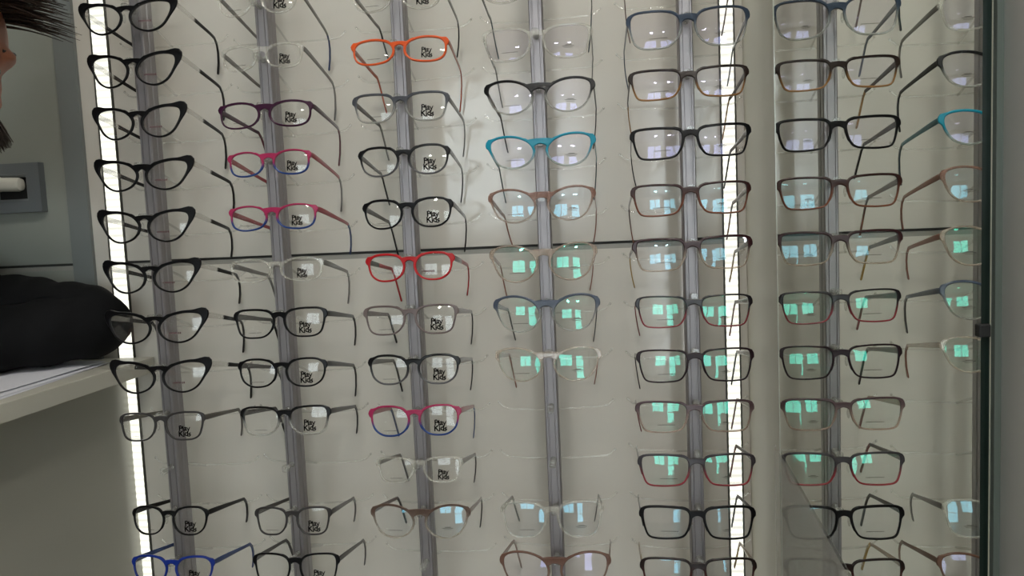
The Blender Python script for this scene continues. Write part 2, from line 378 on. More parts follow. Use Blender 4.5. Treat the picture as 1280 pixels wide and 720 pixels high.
for c in RODX:
    e = empty('display_rod', (RODX[c], -0.1135, 0.0))
    near = {1: 'leftmost grey metal display rod carrying the black cat-eye frames', 2: 'grey metal display rod with the pink and blue frames, second from the left',
            3: 'grey metal display rod with the orange and red frames, third from the left', 4: 'grey metal display rod carrying the teal frame and two empty holders',
            5: 'grey metal display rod with rectangular frames nearest the right LED strip'}[c]
    tag(e, near, 'display rod', 'eyewear display rods')
    w, dp, zt = 0.0083, 0.024, 2.0
    pr = [(-w, 0.0012), (-w+0.0012, 0), (-w+0.0030, 0), (-w+0.0034, 0.0012), (-w+0.0046, 0.0012), (-w+0.0050, 0), (w-0.0050, 0), (w-0.0046, 0.0012), (w-0.0034, 0.0012), (w-0.0030, 0), (w-0.0012, 0), (w, 0.0012),
          (w, dp*0.42), (w-0.0012, dp*0.46), (w-0.0012, dp*0.54), (w, dp*0.58), (w, dp), (-w, dp), (-w, dp*0.58), (-w+0.0012, dp*0.54), (-w+0.0012, dp*0.46), (-w, dp*0.42)]
    n = len(pr); v = [(x, y, z) for z in (0, zt) for x, y in pr]
    f = [(i, (i+1) % n, n+(i+1) % n, n+i) for i in range(n)] + [tuple(range(n-1, -1, -1)), tuple(range(n, 2*n))]
    link('post', MB().add(v, f).mesh('post'), e, ROD)
    for r in range(-1, 13):
        z = ROW[c, r]
        p = link('nose_peg', pegme, e, CLEARD); p.location = (0, 0, z-0.0015)
        t = link('temple_rest', restme[(r+c) % 4], e, CLEAR); t.location = (0, 0, z)

# ------------------------------------------------------------------ spectacles
SHAPES = {
 'rect': [(1,.2),(1.0,.66),(.90,.93),(.45,1.0),(-.2,.98),(-.75,.88),(-.96,.62),(-.975,.15),(-.87,-.45),(-.64,-.88),(-.1,-1),(.45,-.99),(.77,-.86),(.92,-.4)],
 'round': [(1,.25),(.93,.65),(.65,.93),(.15,1),(-.35,.95),(-.75,.75),(-.97,.35),(-1,-.05),(-.85,-.55),(-.5,-.9),(0,-1),(.45,-.92),(.8,-.6),(.95,-.2)],
 'oval': [(1,.12),(.95,.55),(.70,.88),(.1,1),(-.45,.90),(-.85,.58),(-1,.1),(-.93,-.4),(-.65,-.82),(-.1,-1),(.45,-.97),(.82,-.72),(.97,-.3)],
 'square': [(1,.3),(.97,.72),(.78,.95),(.2,1),(-.4,.95),(-.8,.76),(-.98,.4),(-.97,-.1),(-.8,-.6),(-.45,-.93),(.05,-1),(.5,-.95),(.8,-.7),(.94,-.2)],
 'softcat': [(1,.42),(.93,.78),(.62,.97),(.1,1),(-.4,.86),(-.8,.55),(-1,.1),(-.95,-.35),(-.72,-.75),(-.25,-1),(.25,-.96),(.66,-.66),(.91,-.1)],
 'cat': [(1,.50),(.88,.88),(.4,1),(-.1,.93),(-.6,.70),(-.94,.25),(-.98,-.2),(-.76,-.70),(-.3,-.98),(.15,-.97),(.57,-.65),(.87,-.05)],
}
def spline(pts, n):
    P = [Vector(p) for p in pts]; m = len(P); per = 24; dense = []
    for i in range(m):
        a, b, c, d = P[i-1], P[i], P[(i+1) % m], P[(i+2) % m]
        for k in range(per):
            t = k/per
            dense.append(0.5*((2*b) + (c-a)*t + (2*a-5*b+4*c-d)*t*t + (3*b-a-3*c+d)*t**3))
    Ls = [0]
    for i in range(len(dense)): Ls.append(Ls[-1] + (dense[(i+1) % len(dense)]-dense[i]).length)
    out = []; j = 0
    for k in range(n):
        s = Ls[-1]*k/n
        while Ls[j+1] < s: j += 1
        t = (s-Ls[j])/(Ls[j+1]-Ls[j]); out.append(dense[j].lerp(dense[(j+1) % len(dense)], t))
    return out
def offset(loop, tf):
    n = len(loop); out = []
    for i, p in enumerate(loop):
        t = (loop[(i+1) % n]-loop[i-1]).normalized(); nr = Vector((t.y, -t.x))
        out.append(p + nr*tf(p, i))
    return out

def wrap(x, W):               # face-form curve of the front
    return 0.0042*(abs(x)/(W/2))**2.0
NL = 56
def front_geometry(shape, W, hh, rt, rb, lug, gap):
    """right-hand lens loop and the outline of the whole front, metres, local x / z"""
    big = shape == 'cat'
    lugw = 0.0042 if big else lug
    lw = (W - gap - 2*(lugw + (rt+rb)/2))/2; cx = gap/2 + lw/2
    base = spline(SHAPES[shape], NL)
    loop = [Vector((p.x*lw/2, p.y*hh)) for p in base]
    def tf(p, i):
        u, v = p.x/(lw/2), p.y/hh
        s = max(0, min(1, (v+0.35)/1.1)); s = s*s*(3-2*s)
        t = rb + (rt-rb)*s
        th = math.atan2(v, u)
        if big: t += 0.0032*math.exp(-(abs(th-0.62)/0.30)**2)
        else: t += lug*math.exp(-((th-0.53)/0.21)**4)
        if u < -0.55 and v > -0.5: t += 0.0006
        return t
    outer = offset(loop, tf)
    if big:
        for i, p in enumerate(loop):
            th = math.atan2(p.y/hh, p.x/(lw/2)); outer[i] += Vector((0.50, 0.87))*0.0052*math.exp(-(abs(th-0.66)/0.26)**2)
    return loop, outer, cx, lw
def front_mesh(shape, W, hh, rt, rb, lug, gap, zc, depth):
    loop, outer, cx, lw = front_geometry(shape, W, hh, rt, rb, lug, gap)
    y1 = hh*0.70; y0 = hh*0.40
    if y1-y0 < 0.0042: y0 = y1-0.0042
    n = len(outer)
    cut = [i for i, p in enumerate(outer) if p.x < 0 and y0 < p.y < y1 and abs(p.x) > lw*0.3]
    # loop runs counter-clockwise: top, nasal side, bottom, temple side
    i0, i1 = cut[0], cut[-1]
    keep = [outer[(i1+1+k) % n] for k in range(n-(i1-i0+1))]       # from below the bridge round to above it
    right = [Vector((p.x+cx, p.y)) for p in keep]
    left = [Vector((-p.x, p.y)) for p in reversed(right)]
    tx, bxn = right[-1], right[0]
    top = [Vector((tx.x*(1-2*k/6), tx.y + 0.0010*(1-(1-2*k/6)**2))) for k in range(1, 6)]
    bot = [Vector((-bxn.x*(1-2*k/6), bxn.y + 0.0032*(1-(1-2*k/6)**2))) for k in range(1, 6)]
    outline = right + top + left + bot
    cu = bpy.data.curves.new('c', 'CURVE'); cu.dimensions = '2D'; cu.fill_mode = 'BOTH'
    bv = 0.00105
    cu.extrude = depth/2 - bv; cu.bevel_depth = bv; cu.bevel_resolution = 2; cu.offset = -bv*0.62
    def sp(pts):
        s = cu.splines.new('POLY'); s.points.add(len(pts)-1); s.use_cyclic_u = True
        for q, p in zip(s.points, pts): q.co = (p.x, p.y, 0, 1)
    sp(outline)
    sp([Vector((p.x+cx, p.y)) for p in reversed(loop)])
    sp([Vector((-p.x-cx, p.y)) for p in loop])
    o = bpy.data.objects.new('c', cu); COL.objects.link(o)
    me = frozen(o, 'front_frame'); bpy.data.objects.remove(o); bpy.data.curves.remove(cu)
    for v in me.vertices:     # stand it up, bend it round the face
        x, z, t = v.co.x, v.co.y, v.co.z
        v.co = (x, wrap(x, W) - t, z + zc)
    old = me; fm_ = MB(); fm_.v = [tuple(v.co) for v in old.vertices]; fm_.f = [tuple(p.vertices) for p in old.polygons]
    bpy.data.meshes.remove(old)
    me = fm_.mesh('front_frame', (None,), smooth=35)
    return me, loop, outer, cx, lw
def lens_mesh(loop, cx, W, zc, side, R=0.105, tz=0.0, tx=0.0):
    rings = [1.0, 0.75, 0.5, 0.25]; v = []; f = []; n = len(loop)
    sag = lambda p: (p.x*p.x+p.y*p.y)/(2*R)
    edge = sum(sag(p) for p in loop)/n
    for t in (0, 0.0014):
        for r in rings:
            for p in loop:
                q = p*r*1.004
                v.append((side*(q.x+cx), wrap(cx, W) + (wrap(cx+0.01, W)-wrap(cx-0.01, W))/0.02*q.x*0.8 + sag(q) - edge - 0.0004 + t + q.x*tx + q.y*tz, q.y+zc))
        v.append((side*cx, wrap(cx, W) - edge - 0.0004 + t, zc))
    m = n*len(rings)+1
    for s in (0, 1):
        o = s*m
        for j in range(len(rings)-1):
            for i in range(n): f.append((o+j*n+i, o+j*n+(i+1) % n, o+(j+1)*n+(i+1) % n, o+(j+1)*n+i))
        for i in range(n): f.append((o+(len(rings)-1)*n+i, o+(len(rings)-1)*n+(i+1) % n, o+m-1))
    for i in range(n): f.append((i, m+i, m+(i+1) % n, (i+1) % n))
    mb = MB().add(v, f); return mb.mesh('lens', smooth=40)

# printed marks on the demo lenses
def text_mesh():
    cu = bpy.data.curves.new('t', 'FONT'); cu.body = 'Play\nKids'; cu.size = 0.0098; cu.align_x = 'CENTER'; cu.align_y = 'CENTER'
    cu.space_line = 0.72; cu.offset = 0.00028; cu.extrude = 0.00005; cu.space_character = 0.95
    o = bpy.data.objects.new('t', cu); COL.objects.link(o); me = frozen(o, 'lens_print'); bpy.data.objects.remove(o); bpy.data.curves.remove(cu)
    for v in me.vertices: v.co = (v.co.x, -v.co.z, v.co.y + 0.0006*math.sin(v.co.x*900))
    me.materials.clear(); me.materials.append(None)
    return me
TEXT = text_mesh()
def marks(seed, w, h, n):
    rnd = random.Random(seed); m = MB(); x = -w/2
    for k in range(n):
        q = w/n; m.box(x+q*0.1, x+q*rnd.uniform(0.6, 0.85), -0.00005, 0.00005, -h*rnd.uniform(.3, .5), h*rnd.uniform(.3, .5)); x += q
    return m.mesh('lens_print')
NUM = marks(3, 0.021, 0.0011, 14)
def logo():
    m = MB(); m.box(-0.007, 0.007, -0.00005, 0.00005, 0.0000, 0.0005); m.box(-0.0035, 0.004, -0.00005, 0.00005, 0.0011, 0.0018); m.box(-0.005, 0.005, -0.00005, 0.00005, -0.0016, -0.0012)
    return m.mesh('lens_print')
LOGO = logo()
BRAND = marks(9, 0.016, 0.0028, 8)
PRINTK = principled('print_black', (8, 8, 10), rough=0.9, spec=0.0)
PRINTG = principled('print_grey', (84, 84, 78), rough=0.9, spec=0.0)
PRINTR = principled('print_maroon', (96, 60, 66), rough=0.7)
LENS = {'plain': thin_glass('demo_lens', (0.985, 0.985, 0.98), (1, 1, 1), ior=1.36, haze=0.010),
        'violet': thin_glass('coated_lens_violet', (0.985, 0.975, 0.98), (0.62, 0.60, 1.0), ior=1.42, haze=0.010, boost=1.15),
        'blue': thin_glass('coated_lens_blue', (0.985, 0.975, 0.975), (0.34, 0.80, 1.0), ior=1.42, haze=0.010, boost=1.45),
        'green': thin_glass('coated_lens_green', (0.985, 0.97, 0.97), (0.14, 1.0, 0.76), ior=1.42, haze=0.010, boost=1.6)}

def temple_paths(W, zh, zbar, rnd, s, hinge_y, droop):
    x0 = s*(W/2-0.0022)
    yb = BARY - YF
    toe = s*rnd.uniform(-0.004, 0.002)
    P = [(x0, hinge_y, zh), (x0+s*0.0006, hinge_y+0.006, zh-0.0008)]
    for k in range(1, 7):
        t = k/7; P.append((x0+toe*t+s*0.0008, hinge_y+0.006+(yb-hinge_y-0.006)*t, zh-0.0008+(zbar-zh+0.0008)*(t**1.04)))
    P.append((x0+toe, yb, zbar))
    P.append((x0+toe*1.1-s*0.0004, yb+0.0070, zbar-0.0068))
    P.append((x0+toe*1.2-s*0.0012, yb+0.0115, zbar-0.0165))
    P.append((x0+toe*1.3-s*0.0030, yb+0.0150, zbar-0.0165-droop*0.5))
    P.append((x0+toe*1.4-s*0.0055, yb+0.0165, zbar-0.0165-droop))
    P.append((x0+toe*1.4-s*0.0058, yb+0.0167, zbar-0.0178-droop))
    return [Vector(p) for p in P]

TILT = math.radians(-6.5)
def eyeglasses(c, r, x0, x1, yt, yb, shape, fmat, tmat, tipmat=None, midmat=None, lens='plain', pr='kids', rt=2.6, rb=1.8, lug=3.2, gap=None, th=2.0, label='', group=None, thick=3.4, partlabel=None):
    rnd = random.Random(c*100+r)
    py = PEGS[c][r][1] if 0 <= r < 12 and PEGS[c][r] else None
    zrow = ROW[c, r]
    if x0 is None:
        W = 0.138; xc = RODX[c]; ztop, zbot = zrow+0.008, zrow-0.032
    else:
        ya = (yt+yb)/2
        a, bq = atY(x0, ya, YF), atY(x1, ya, YF); W = bq.x-a.x; xc = (a.x+bq.x)/2
        xm = x0 + (x1-x0)*0.76
        ztop, zbot = atY(xm, yt, YF).z, atY(xm, yb, YF).z
        xc = RODX[c] + max(-0.007, min(0.007, xc-RODX[c]))
    rt, rb, lug = rt/1000, rb/1000, lug/1000
    hh = (ztop-zbot-rt-rb)/2; zc = (zbot+rb+hh) - zrow
    gap = (gap or (16 if W < 0.127 else 18))/1000
    e = empty('eyeglasses', (xc, YF, zrow)); e.rotation_euler = (TILT, math.radians(rnd.uniform(-0.6, 0.6)), math.radians(rnd.uniform(-1.2, 1.2)))
    tag(e, label, 'eyeglasses', group)
    me, loop, outer, cx, lw = front_mesh(shape, W, hh, rt, rb, lug, gap, zc, thick/1000)
    fo = link('front_frame', me, e, fmat)
    if partlabel: fo['label'] = partlabel
    # temples: worked out upright, then turned into the tilted frame
    inv = Matrix.Rotation(-TILT, 3, 'X')
    zh = (zc + hh*(0.58 if shape != 'cat' else 0.80)) if shape != 'rect' else zc + hh*0.62
    hy = wrap(W/2, W) + thick/2000
    hloc = Matrix.Rotation(TILT, 3, 'X') @ Vector((0, hy, zh))
    zbar = BARDZ + 0.0013 + 0.0035*(0.85)**2 + 0.0032
    for s in (-1, 1):
        P = [inv @ p for p in temple_paths(W, hloc.z, zbar, rnd, s, hloc.y, 0.027 + rnd.uniform(-0.004, 0.006))]
        n = len(P)
        hs = [0.0032, 0.0036, 0.0035, 0.0033, 0.0030, 0.0027, 0.0025, 0.0024, 0.0024, 0.0026, 0.0029, 0.0031, 0.0030, 0.0016]
        sz = [(th/2000*(0.80 if k < n-1 else 0.4), hs[k]) for k in range(n)]
        if midmat:
            segs = [('temple', tmat, 0, 4), ('temple_sleeve', midmat, 4, 8), ('temple_tip', tipmat or midmat, 8, n-1)]
        elif tipmat: segs = [('temple', tmat, 0, 8), ('temple_tip', tipmat, 8, n-1)]
        else: segs = [('temple', tmat, 0, n-1)]
        first = None
        for nm, mt, a, bb in segs:
            o = link(nm, MB().sweep(P[a:bb+1], sz[a:bb+1], n=10, power=0.6).mesh(nm, smooth=50), first or e, mt)
            if first is None: first = o
            else: o['label'] = 'differently coloured ' + ('temple tip' if nm == 'temple_tip' else 'temple sleeve')
        lo = link('lens', lens_mesh(loop, cx, W, zc, s, rnd.uniform(0.090, 0.135), rnd.uniform(-0.03, 0.03), rnd.uniform(-0.03, 0.03)), e, LENS[lens])
        np_ = MB().ellipsoid((s*(gap/2-0.0022), 0.0045, zc+hh*0.02), (0.0016, 0.0032, 0.0058), 10, 8)
        link('nose_pad', np_.mesh('nose_pad', smooth=60), e, CLEAR)
        yl = wrap(cx, W) - 0.0016 - (hh*hh*0.6+lw*lw*0.15)/(2*0.105)*0.5
        R = 0.105
        edge = sum((p.x*p.x+p.y*p.y)/(2*R) for p in loop)/len(loop)
        def put(mesh, mat, dx, dz, sc_=1.0):
            y = wrap(cx, W) + (dx*dx+dz*dz)/(2*R) - edge - 0.0012
            q = link('lens_print', mesh, lo, mat); q.location = (s*cx+dx, y, zc+dz); q.scale = (sc_, 1, sc_)
            q.rotation_euler = (math.radians(6) if dz < 0 else 0, 0, s*math.radians(3.4))
        if pr == 'kids':
            if s > 0: put(TEXT, PRINTK, 0.002, -hh*0.38, min(1.0, hh/0.0165))
            else: put(NUM, PRINTG, 0.001, -hh*0.66, 0.8)
        elif pr == 'num':
            if s < 0: put(NUM, PRINTG, 0.003, -hh*0.52)
            else: put(LOGO, PRINTG, -0.002, -hh*0.45, 0.8)
        elif pr == 'logo':
            if s > 0: put(LOGO, PRINTG, 0.002, -hh*0.40)
            else: put(NUM, PRINTG, 0.003, -hh*0.55, 0.9)
        elif pr == 'smudge':
            if s > 0: put(BRAND, PRINTR, -0.006, -hh*0.40)
    return e

K = (13, 13, 15)
black = plastic(K, dt=1.0)
blackclear = plastic(K, (205, 205, 198), 1.0, 0.25, g=(0.25, 0.62))
blackgrey = plastic(K, (96, 96, 98), 1.0, 0.85, g=(0.1, 0.6))
clear = plastic((222, 220, 208), dt=0.20)
clearwarm = plastic((205, 188, 172), dt=0.32)
greyt = plastic((112, 110, 110), dt=0.62)
greydark = plastic((62, 60, 60), dt=0.85)
steel = plastic((128, 126, 122), dt=0.55)
purple = plastic((58, 20, 48), dt=0.95)
maroon = plastic((84, 24, 40), dt=0.95)
pinkblue = plastic((168, 46, 88), (36, 66, 130), 0.90, 0.90, g=(0.30, 0.58))
pinkt = plastic((160, 62, 72), dt=0.85)
bluetip = plastic((34, 58, 104), dt=0.95)
orange = plastic((226, 92, 42), dt=0.86)
oranged = plastic((176, 76, 44), dt=0.85)
greyclear = plastic((72, 74, 80), (190, 190, 184), 0.92, 0.30, g=(0.2, 0.70))
red = plastic((178, 34, 38), dt=1.0)
brownclear = plastic((108, 84, 72), (205, 196, 182), 0.55, 0.22, g=(0.25, 0.8))
browngrey = plastic((122, 108, 106), dt=0.72)
teal = plastic((22, 146, 172), (196, 206, 200), 0.86, 0.25, g=(0.12, 0.55))
tealt = plastic((50, 120, 132), dt=0.7)
tealtip = plastic((40, 60, 66), dt=0.95)
rosy = plastic((160, 116, 98), (206, 190, 176), 0.42, 0.24, g=(0.2, 0.8))
rosyt = plastic((150, 96, 78), dt=0.75)
champ = plastic((204, 186, 166), dt=0.25)
bluegrey = plastic((70, 80, 98), (200, 200, 194), 0.78, 0.25, g=(0.25, 0.75))
bluetop = plastic((54, 68, 86), (198, 202, 198), 0.84, 0.25, g=(0.2, 0.72))
bluegreyt = plastic((84, 94, 108), dt=0.7)
ambergrad = plastic((38, 26, 22), (178, 128, 72), 1.0, 0.55, g=(0.12, 0.62))
ambertip = plastic((176, 132, 78), dt=0.7)
brownt = plastic((46, 28, 24), dt=1.0)
tortoise = plastic((54, 30, 28), (128, 76, 54), 0.98, 0.85, g=(0.15, 0.8))
tortt = plastic((112, 88, 80), dt=0.85)
brownfade = plastic((52, 24, 28), (206, 190, 172), 1.0, 0.28, g=(0.18, 0.70))
goldtip = plastic((170, 136, 66), dt=0.8)
darkred = plastic((30, 26, 30), (142, 50, 58), 1.0, 0.92, g=(0.15, 0.65))
redtip = plastic((120, 52, 54), dt=0.9)
plum = plastic((36, 22, 28), dt=1.0)
mauvefade = plastic((80, 62, 66), (204, 178, 162), 0.95, 0.30, g=(0.15, 0.80))
greyred = plastic((58, 54, 58), (150, 52, 60), 0.96, 0.90, g=(0.2, 0.65))
brownblack = plastic((32, 22, 22), (96, 44, 40), 1.0, 0.95, g=(0.2, 0.8))
blue = plastic((18, 46, 136), dt=0.97)
bluet = plastic((30, 58, 110), dt=0.95)
brownt2 = plastic((122, 88, 74), (160, 132, 116), 0.62, 0.45)
catclear = plastic((235, 233, 224), dt=0.13, edge=0.14)
mole = plastic((96, 92, 84), dt=0.75)

G = 'eyeglasses hanging on the display rods'
def E(*a, **k): return eyeglasses(*a, group=G, **k)
rowname = ['first', 'second', 'third', 'fourth', 'fifth', 'sixth', 'seventh', 'eighth']
catpx = [(97.5,219,-2,40), (108,225,63.5,107), (115,231,130,172), (118,241,197,237), (122,241,261,302), (128,249,325,365), (133,259,388,428), (143,268,450,490)]
cl = ['topmost black cat-eye eyeglasses, cut by the top edge of the picture', 'black cat-eye eyeglasses second from the top on the leftmost rod', 'black cat-eye eyeglasses third from the top on the leftmost rod',
      'black cat-eye eyeglasses fourth from the top, beside the wall plate', 'black cat-eye eyeglasses fifth from the top on the leftmost rod', 'black cat-eye eyeglasses sixth from the top, just below the panel seam',
      'black cat-eye eyeglasses hanging in front of the black sleeve', 'lowest black cat-eye eyeglasses, beside the edge of the white counter']
for r, (x0, x1, yt, yb) in enumerate(catpx):
    E(1, r, x0, x1, yt, yb, 'cat', black, catclear, tipmat=black, midmat=black, pr='smudge', rt=2.9, rb=1.6, gap=14, label=cl[r])
E(1, 8, 149, 255, 515, 550, 'square', greydark, mole, label='slim dark grey eyeglasses above the empty holder on the leftmost rod', rt=1.7, rb=1.4, lug=2.4)
E(1, 10, 164, 260, 633, 668, 'round', black, black, label='thin black round eyeglasses below the empty holder on the leftmost rod', rt=1.9, rb=1.3, lug=2.4)
E(1, 11, 163, 268, 695, 729, 'round', blue, bluet, label='bright blue eyeglasses at the bottom of the leftmost rod', rt=2.2, rb=1.5, lug=3)

E(2, 0, 268, 373, -22, 17, 'round', clear, steel, tipmat=bluetip, label='clear round eyeglasses at the top of the second rod from the left', rt=1.98, rb=1.58)
E(2, 1, 277, 383, 52, 85, 'oval', clear, steel, label='clear eyeglasses directly above the purple pair', rt=1.98, rb=1.58)
E(2, 2, 271, 392, 124, 158, 'oval', purple, purple, tipmat=maroon, label='dark purple eyeglasses on the second rod from the left', rt=2.07, rb=1.41, lug=4)
E(2, 3, 287, 394, 186, 218, 'oval', pinkblue, pinkt, tipmat=steel, label='upper pink and blue narrow eyeglasses, directly below the purple pair', rt=1.62, rb=1.41, lug=4)
E(2, 4, 287, 402, 254, 286, 'oval', pinkblue, pinkt, tipmat=bluetip, label='lower pink and blue narrow eyeglasses, just above the panel seam', rt=1.62, rb=1.41, lug=4)
E(2, 5, 288, 407, 321, 351, 'oval', clear, steel, label='clear eyeglasses below the two pink and blue pairs', rt=1.98, rb=1.58)
E(2, 6, 292, 410, 384, 421, 'square', black, greydark, tipmat=black, label='black square eyeglasses below the clear pair on the second rod from the left', rt=1.98, rb=1.41)
E(2, 7, 296, 409, 447, 483, 'round', black, greydark, tipmat=black, label='black round eyeglasses on the second rod between two other black pairs', rt=1.89, rb=1.41)
E(2, 8, 300, 413, 507, 543, 'square', blackclear, greydark, tipmat=black, label='black eyeglasses fading to clear rims, above the empty holder of the second rod', rt=1.98, rb=1.58)
E(2, 10, 318, 414, 634, 668, 'square', greydark, greydark, label='dark grey eyeglasses below the empty holder of the second rod', rt=1.62, rb=1.32)
E(2, 11, 316, 424, 692, 730, 'square', black, greydark, label='thin black eyeglasses at the bottom of the second rod from the left', rt=1.62, rb=1.23)

E(3, 0, 438, 556, -26, 12, 'round', clear, steel, tipmat=black, label='clear round eyeglasses directly above the orange pair', rt=1.98, rb=1.58)
E(3, 1, 437, 562, 44, 77.5, 'oval', orange, oranged, label='bright orange eyeglasses on the third rod from the left', rt=1.98, rb=1.67, lug=4)
E(3, 2, 440, 562, 113, 151, 'square', greyclear, greydark, tipmat=steel, label='grey eyeglasses fading to clear, directly below the orange pair', rt=2.07, rb=1.50)
E(3, 3, 447, 563, 179.5, 218, 'round', blackgrey, greydark, tipmat=black, label='upper black round eyeglasses of the pair below the grey fading frame', rt=2.16, rb=1.41)
E(3, 4, 452, 567, 246, 284, 'round', black, greydark, tipmat=black, label='black round eyeglasses directly above the red pair', rt=2.25, rb=1.50)
E(3, 5, 456, 569, 314.5, 350, 'round', red, greydark, tipmat=red, midmat=red, label='red eyeglasses with black and red temples at the panel seam', pr='smudge', rt=2.16, rb=1.58, lug=4)
E(3, 6, 454, 573, 380, 417, 'square', browngrey, browngrey, tipmat=black, label='translucent brown grey eyeglasses directly below the red pair', rt=1.80, rb=1.32)
E(3, 7, 459, 576, 442, 479.5, 'round', blackgrey, greyt, tipmat=black, label='black eyeglasses directly above the pink to blue pair', rt=2.16, rb=1.50)
E(3, 8, 460, 577, 506, 544, 'round', pinkblue, pinkt, tipmat=bluetip, label='pink to blue round eyeglasses on the third rod from the left', rt=1.80, rb=1.50, lug=4)
E(3, 9, 469, 579, 571, 603, 'square', clear, steel, tipmat=greydark, label='small clear eyeglasses directly below the pink to blue pair', rt=1.98, rb=1.58)
E(3, 10, 463, 588, 631, 671.5, 'softcat', brownclear, browngrey, tipmat=black, lens='blue', label='translucent brown eyeglasses fading to clear, above the empty bottom holder of the third rod', pr='logo', rt=1.98, rb=1.41)

E(4, 0, None, None, 0, 0, 'softcat', clear, greydark, tipmat=tealtip, lens='violet', pr='logo', label='eyeglasses above the picture edge on the fourth rod, only dark temples showing')
E(4, 1, 602, 741, 29, 73, 'square', clear, steel, tipmat=steel, lens='violet', pr='logo', label='clear square eyeglasses directly above the black fading pair on the fourth rod', rt=1.97, rb=1.60)
E(4, 2, 605, 744, 95, 139.5, 'softcat', blackclear, black, lens='violet', pr='logo', label='black eyeglasses fading to clear, directly above the teal pair', rt=2.21, rb=1.28)
E(4, 3, 607, 745, 165, 207.5, 'softcat', teal, tealt, tipmat=tealtip, lens='violet', pr='logo', label='bright teal eyeglasses on the fourth rod from the left', rt=2.13, rb=1.52, lug=4)
E(4, 4, 610, 745, 232, 275.5, 'softcat', rosy, rosyt, lens='blue', pr='logo', label='translucent rosy brown eyeglasses directly below the teal pair', rt=1.80, rb=1.36)
E(4, 5, 612, 747, 303, 350, 'softcat', clearwarm, rosyt, lens='green', pr='logo', label='clear pinkish eyeglasses hanging across the panel seam on the fourth rod', rt=1.80, rb=1.36)
E(4, 6, 617, 750, 367, 413, 'softcat', bluegrey, bluegreyt, tipmat=greydark, lens='green', pr='logo', label='blue grey eyeglasses fading to clear on the fourth rod', rt=2.21, rb=1.20)
E(4, 7, 619, 752, 433, 475, 'softcat', champ, champ, tipmat=rosyt, lens='green', pr='logo', label='clear champagne eyeglasses directly above the two empty holders of the fourth rod', rt=1.64, rb=1.20)
E(4, 10, 626, 755, 627, 671, 'square', clear, steel, lens='blue', pr='logo', label='clear square eyeglasses below the two empty holders of the fourth rod', rt=1.97, rb=1.60)
E(4, 11, 625, 764, 690, 736, 'softcat', brownt2, brownt2, lens='violet', pr='logo', label='translucent brown eyeglasses at the bottom of the fourth rod', rt=1.97, rb=1.36)

E(5, 0, None, None, 0, 0, 'rect', brownt, tortt, tipmat=tortt, lens='violet', pr='num', label='eyeglasses above the picture edge on the fifth rod, only brown temple tips showing')
E(5, 1, 783, 938, 6.5, 57.5, 'square', bluetop, bluegreyt, lens='violet', pr='num', label='large dark blue eyeglasses fading to clear at the top of the fifth rod', rt=1.89, rb=1.36, lug=3.0)
E(5, 2, 786, 936, 81, 121, 'rect', ambergrad, brownt, tipmat=ambertip, lens='violet', pr='num', label='dark brown eyeglasses fading to amber on the fifth rod', rt=2.05, rb=1.28, lug=3.0)
E(5, 3, 788, 939, 154, 195.5, 'rect', black, greydark, tipmat=black, lens='violet', pr='num', label='glossy black rectangular eyeglasses directly below the amber fading pair', rt=2.21, rb=1.60, lug=3.0)
E(5, 4, 789, 939, 226, 267, 'rect', tortoise, tortt, tipmat=tortoise, lens='blue', pr='num', label='brown tortoiseshell rectangular eyeglasses above the panel seam on the fifth rod', rt=1.97, rb=1.36, lug=3.0)
E(5, 5, 791, 941, 294, 336, 'rect', brownfade, greyt, tipmat=goldtip, lens='blue', pr='num', label='dark brown eyeglasses fading to clear, at the panel seam on the fifth rod', rt=2.21, rb=1.36, lug=3.0)
E(5, 6, 795, 941, 367.5, 407.5, 'rect', darkred, greyt, tipmat=redtip, lens='green', pr='num', label='thin black eyeglasses with dark red lower rims and black corners', rt=1.31, rb=1.12, lug=3.0)
E(5, 7, 796, 943, 435, 476, 'rect', plum, browngrey, tipmat=plum, lens='green', pr='num', label='thin dark plum eyeglasses between the red rimmed and the mauve pairs', rt=1.31, rb=1.20, lug=3.0)
E(5, 8, 795, 943, 500, 539, 'rect', mauvefade, clearwarm, tipmat=redtip, lens='green', pr='num', label='mauve brown eyeglasses fading to clear pinkish lower rims', rt=1.89, rb=1.28, lug=3.0)
E(5, 9, 798, 945, 567, 606.5, 'rect', greyred, greyt, tipmat=redtip, lens='green', pr='num', label='dark grey eyeglasses with red lower rims, directly above the bold black pair', rt=1.80, rb=1.28, lug=3.0)
E(5, 10, 800, 945, 632.5, 673, 'rect', black, greydark, lens='blue', pr='num', label='bold black rectangular eyeglasses second from the bottom on the fifth rod', rt=2.30, rb=1.60, lug=3.0)
E(5, 11, 801, 946, 698, 740, 'rect', brownblack, clearwarm, tipmat=goldtip, lens='blue', pr='num', label='dark brown rectangular eyeglasses at the bottom of the fifth rod', rt=1.89, rb=1.44, lug=3.0)

